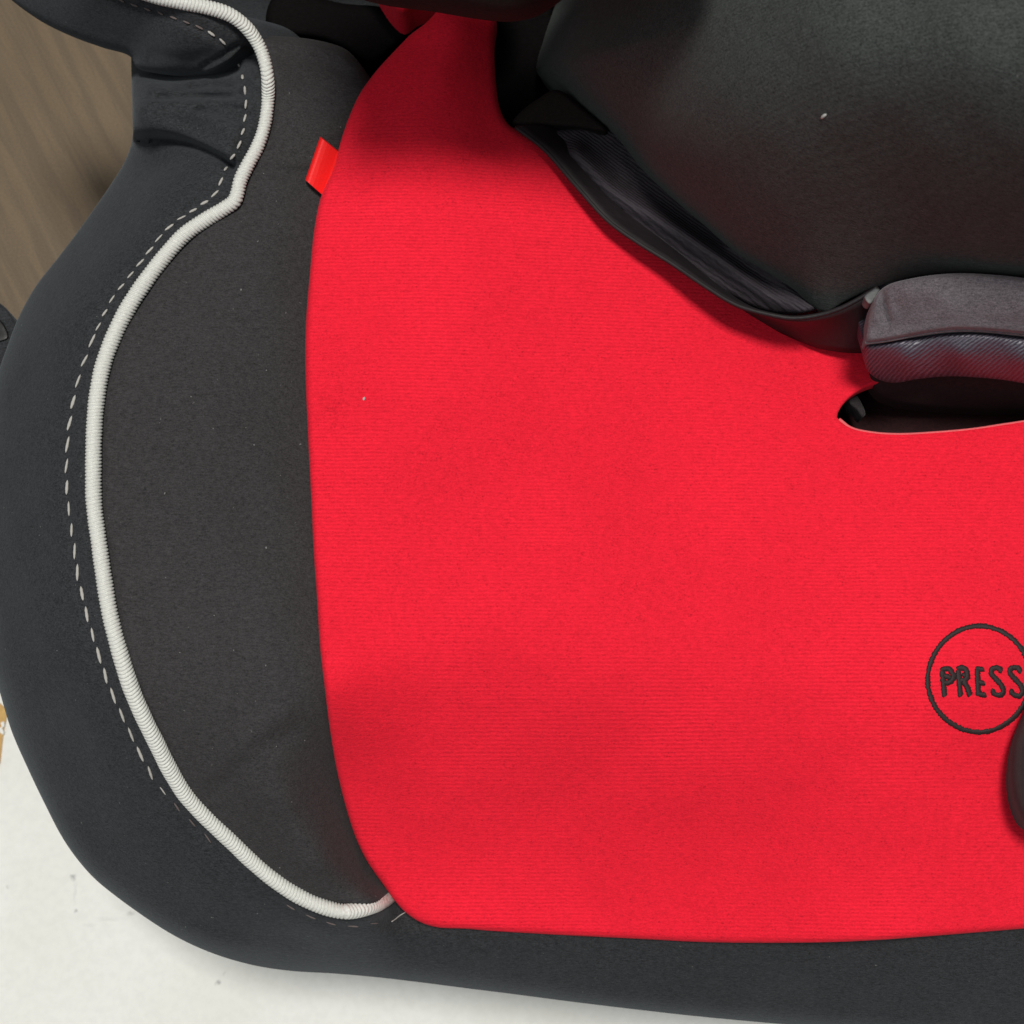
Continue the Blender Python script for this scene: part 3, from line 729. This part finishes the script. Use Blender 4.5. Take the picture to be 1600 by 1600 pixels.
# ------------------------------------------------------------------ waist strap and its lining
A_ = catmull([(806, 199, 167.5), (850, 233, 170), (900, 290, 172), (950, 345, 173), (1000, 381, 174), (1050, 412, 175), (1100, 446, 176.5), (1150, 476, 178), (1200, 491, 179.5), (1240, 497, 180.5), (1280, 492, 182), (1312, 482, 184), (1340, 468, 186), (1372, 448, 188)], 6)
B_ = catmull([(880, 205, 160), (940, 262, 160), (990, 318, 160), (1035, 362, 160), (1078, 405, 160.5), (1115, 444, 161), (1155, 478, 162.5), (1200, 506, 163.5), (1240, 526, 164.5), (1275, 540, 165), (1310, 547, 166), (1345, 549, 167), (1380, 545, 168)], 6)
na = len(A_); B_ = np.stack([np.interp(np.linspace(0, 1, na), np.linspace(0, 1, len(B_)), B_[:, k]) for k in range(3)], 1)
V = []; m = 9
for i in range(na):
    for j in range(m):
        t = j/(m-1); q = A_[i]*(1-t) + B_[i]*t
        V.append((q[0] + 5*math.sin(math.pi*t), q[1]-4*math.sin(math.pi*t), q[2]/1000))
V = np.array(V); X = at(V[:, 0], V[:, 1], V[:, 2]); F = [(i*m+j, i*m+j+1, (i+1)*m+j+1, (i+1)*m+j) for i in range(na-1) for j in range(m-1)]
st = link_mesh('waist_strap', X, F, WEB, seat)
md = st.modifiers.new('thickness', 'SOLIDIFY'); md.thickness = 0.0011; md.offset = 0
# thin bound edge along the strap's upper rim
eg = at(A_[:, 0], A_[:, 1], A_[:, 2]/1000 + 0.0001); tube('strap_edge', eg, 0.00055, WEB, st, 6)
LN = np.vstack([catmull([(860, 205), (900, 262), (960, 330), (1040, 392), (1120, 448), (1190, 484), (1240, 492), (1300, 478)], 7), [(1330, 440), (1240, 380), (1100, 280), (960, 190)]])
f_ln0 = tps([(860, 205, 164), (1040, 392, 167), (1240, 492, 172), (1000, 300, 166), (1150, 400, 169), (1300, 450, 172), (960, 190, 164), (1240, 380, 170)], 1e-3)
def f_ln(px, py):
    P = np.stack([np.ravel(px), np.ravel(py)], 1); z = f_ln0(px, py)
    for pl, h, w in (([(900, 240), (960, 300), (1040, 350), (1120, 402), (1180, 446), (1260, 490)], 4.5, 17), ([(1150, 380), (1200, 418), (1250, 462), (1300, 490)], 4.0, 13)):
        z = z + h/1000*np.exp(-(line_dist(P, catmull(pl, 4))/w)**2)
    return z
panel('strap_lining', LN, f_ln, LINING, seat, step=6, rr=8, rh=2, skirt=5)

# ------------------------------------------------------------------ crotch pad over the buckle slot
SEAM = [(1352, 536), (1375, 534), (1400, 530), (1430, 524), (1460, 519), (1500, 516), (1550, 518), (1600, 523), (1800, 545)]
TOPP = [(1800, 470), (1650, 440), (1600, 434), (1550, 429), (1500, 427), (1455, 430), (1415, 437), (1390, 444), (1374, 455), (1362, 476), (1355, 503)]
tp = np.vstack([catmull(SEAM, 6), catmull(TOPP, 6)])
f_pt0 = tps([(1352, 536, 189), (1430, 524, 194), (1500, 516, 196), (1600, 523, 197), (1800, 545, 196), (1800, 470, 203), (1600, 434, 205), (1500, 427, 204), (1390, 444, 199), (1362, 476, 193), (1480, 475, 202.5), (1600, 480, 204)], 1e-3)
def f_pt(px, py):
    P = np.stack([np.ravel(px), np.ravel(py)], 1); z = f_pt0(px, py) + wob(P[:, 0], P[:, 1], 0.0002, 60, 41)
    for pl, h, w in (([(1378, 455), (1380, 480), (1386, 502)], -1.4, 5), ([(1388, 462), (1394, 492)], 0.7, 7), ([(1368, 470), (1370, 500)], 0.6, 6), ([(1352, 530), (1430, 517), (1500, 509), (1600, 516)], 0.5, 5)):
        z = z + h/1000*np.exp(-(line_dist(P, catmull(pl, 4))/w)**2)
    return z
cp = panel('crotch_pad', tp, f_pt, PADTOP, seat, step=6, rr=7, rh=2.2, skirt=9, inset=(8, -10))
FRO = [(1800, 640), (1600, 599), (1570, 594), (1530, 590), (1480, 588), (1430, 593), (1400, 598), (1375, 594), (1356, 580), (1349, 560)]
fp = np.vstack([catmull([(x, y+3) for x, y in SEAM], 6), catmull(FRO, 6)])
f_pf = tps([(1352, 538, 186), (1430, 527, 191), (1500, 519, 193), (1600, 526, 194), (1800, 548, 194), (1800, 640, 178), (1600, 599, 177), (1480, 588, 176), (1400, 598, 174), (1356, 580, 176), (1420, 560, 188), (1500, 555, 190), (1600, 565, 190)], 1e-3)
panel('front_band', fp, f_pf, SATIN, cp, step=6, rr=9, rh=2.5, skirt=14, inset=(0, -130))
bs = catmull([(1364, 560), (1360, 596), (1372, 616), (1400, 629), (1460, 637), (1540, 641), (1640, 640), (1700, 640), (1700, 560)], 5, True)
panel('buckle_strap', bs, lambda px, py: 0.1655 - np.clip((np.ravel(py)-570)/70, 0, 1)**2*0.012, SLOTM, cp, step=7, rr=7, rh=2, skirt=4)
ed = catmull([(1311, 655), (1330, 669), (1360, 676), (1400, 679), (1450, 677), (1520, 671), (1560, 665), (1600, 659), (1640, 652)], 3)
tube('slot_edge', at(ed[:, 0], ed[:, 1], f_red(ed[:, 0], ed[:, 1]) - 0.0006), 0.00038, RIM, pad, 7)
hm = catmull([(x, y-1) for x, y in SEAM], 3); tube('seam_cord', at(hm[:, 0], hm[:, 1], f_pt(hm[:, 0], hm[:, 1]) - 0.0016), 0.00042, PADTOP, cp, 8)
gt = catmull([(1350, 464), (1360, 455), (1370, 449), (1375, 452), (1368, 466), (1360, 476), (1355, 474)], 3, True)
panel('strap_end_tab', gt, lambda px, py: 0.1885 + 0*np.ravel(px), GREYTAB, seat, step=4, rr=3, rh=0.8, skirt=3)

# ------------------------------------------------------------------ adjuster strap at the right edge
AD = catmull([(1618, 1078), (1597, 1120), (1581, 1165), (1577, 1205), (1580, 1240), (1590, 1270), (1608, 1296), (1660, 1320), (1740, 1300), (1770, 1190), (1730, 1080), (1660, 1050)], 5, True)
panel('adjuster_strap', AD, lambda px, py: 0.1745 - ((np.ravel(px)-1670)/100)**2*0.004, BROWNW, seat, step=8, rr=38, rh=11, skirt=10, inset=8)

# plastic lug of the base at the left edge
LG = catmull([(-60, 440), (-6, 470), (10, 482), (24, 503), (30, 530), (30, 580), (-60, 600)], 4, True)
panel('base_lug', LG, lambda px, py: 0.118 + 0*np.ravel(px), BLACK, seat, step=8, rr=6, rh=1.5, skirt=60)
LH = catmull([(-30, 490), (0, 500), (10, 514), (13, 528), (4, 533), (-30, 534)], 3, True)
panel('lug_recess_shade', LH, lambda px, py: 0.1187 + 0*np.ravel(px), RECESS, seat, step=5, rr=3, rh=0.5, skirt=3)  # dark plate on the lug, stands in for its shaded recess

# ------------------------------------------------------------------ lint
def lint(px, py, zf, label, L=12, ang=0.6):
    c, s = math.cos(ang), math.sin(ang)
    q = catmull([(px-c*L/2, py+s*L/2), (px, py-0.8), (px+c*L/2, py-s*L/2)], 1.5)
    n = len(q); rad = 0.00032*np.sqrt(np.maximum(0.05, 1-np.linspace(-1, 1, n)**2))
    o = tube('lint_fleck', at(q[:, 0], q[:, 1], zf(q[:, 0], q[:, 1]) + 0.0002), rad, LINT, None, 7)
    o['label'] = label; o['category'] = 'lint'; o['group'] = 'lint flecks on the seat fabric'
lint(1287, 182, f_cush, 'white lint fleck on the dark grey support cushion', 11, 0.7)
lint(569, 623, f_red, 'pale lint speck on the red pad near its left edge', 6, 1.2)
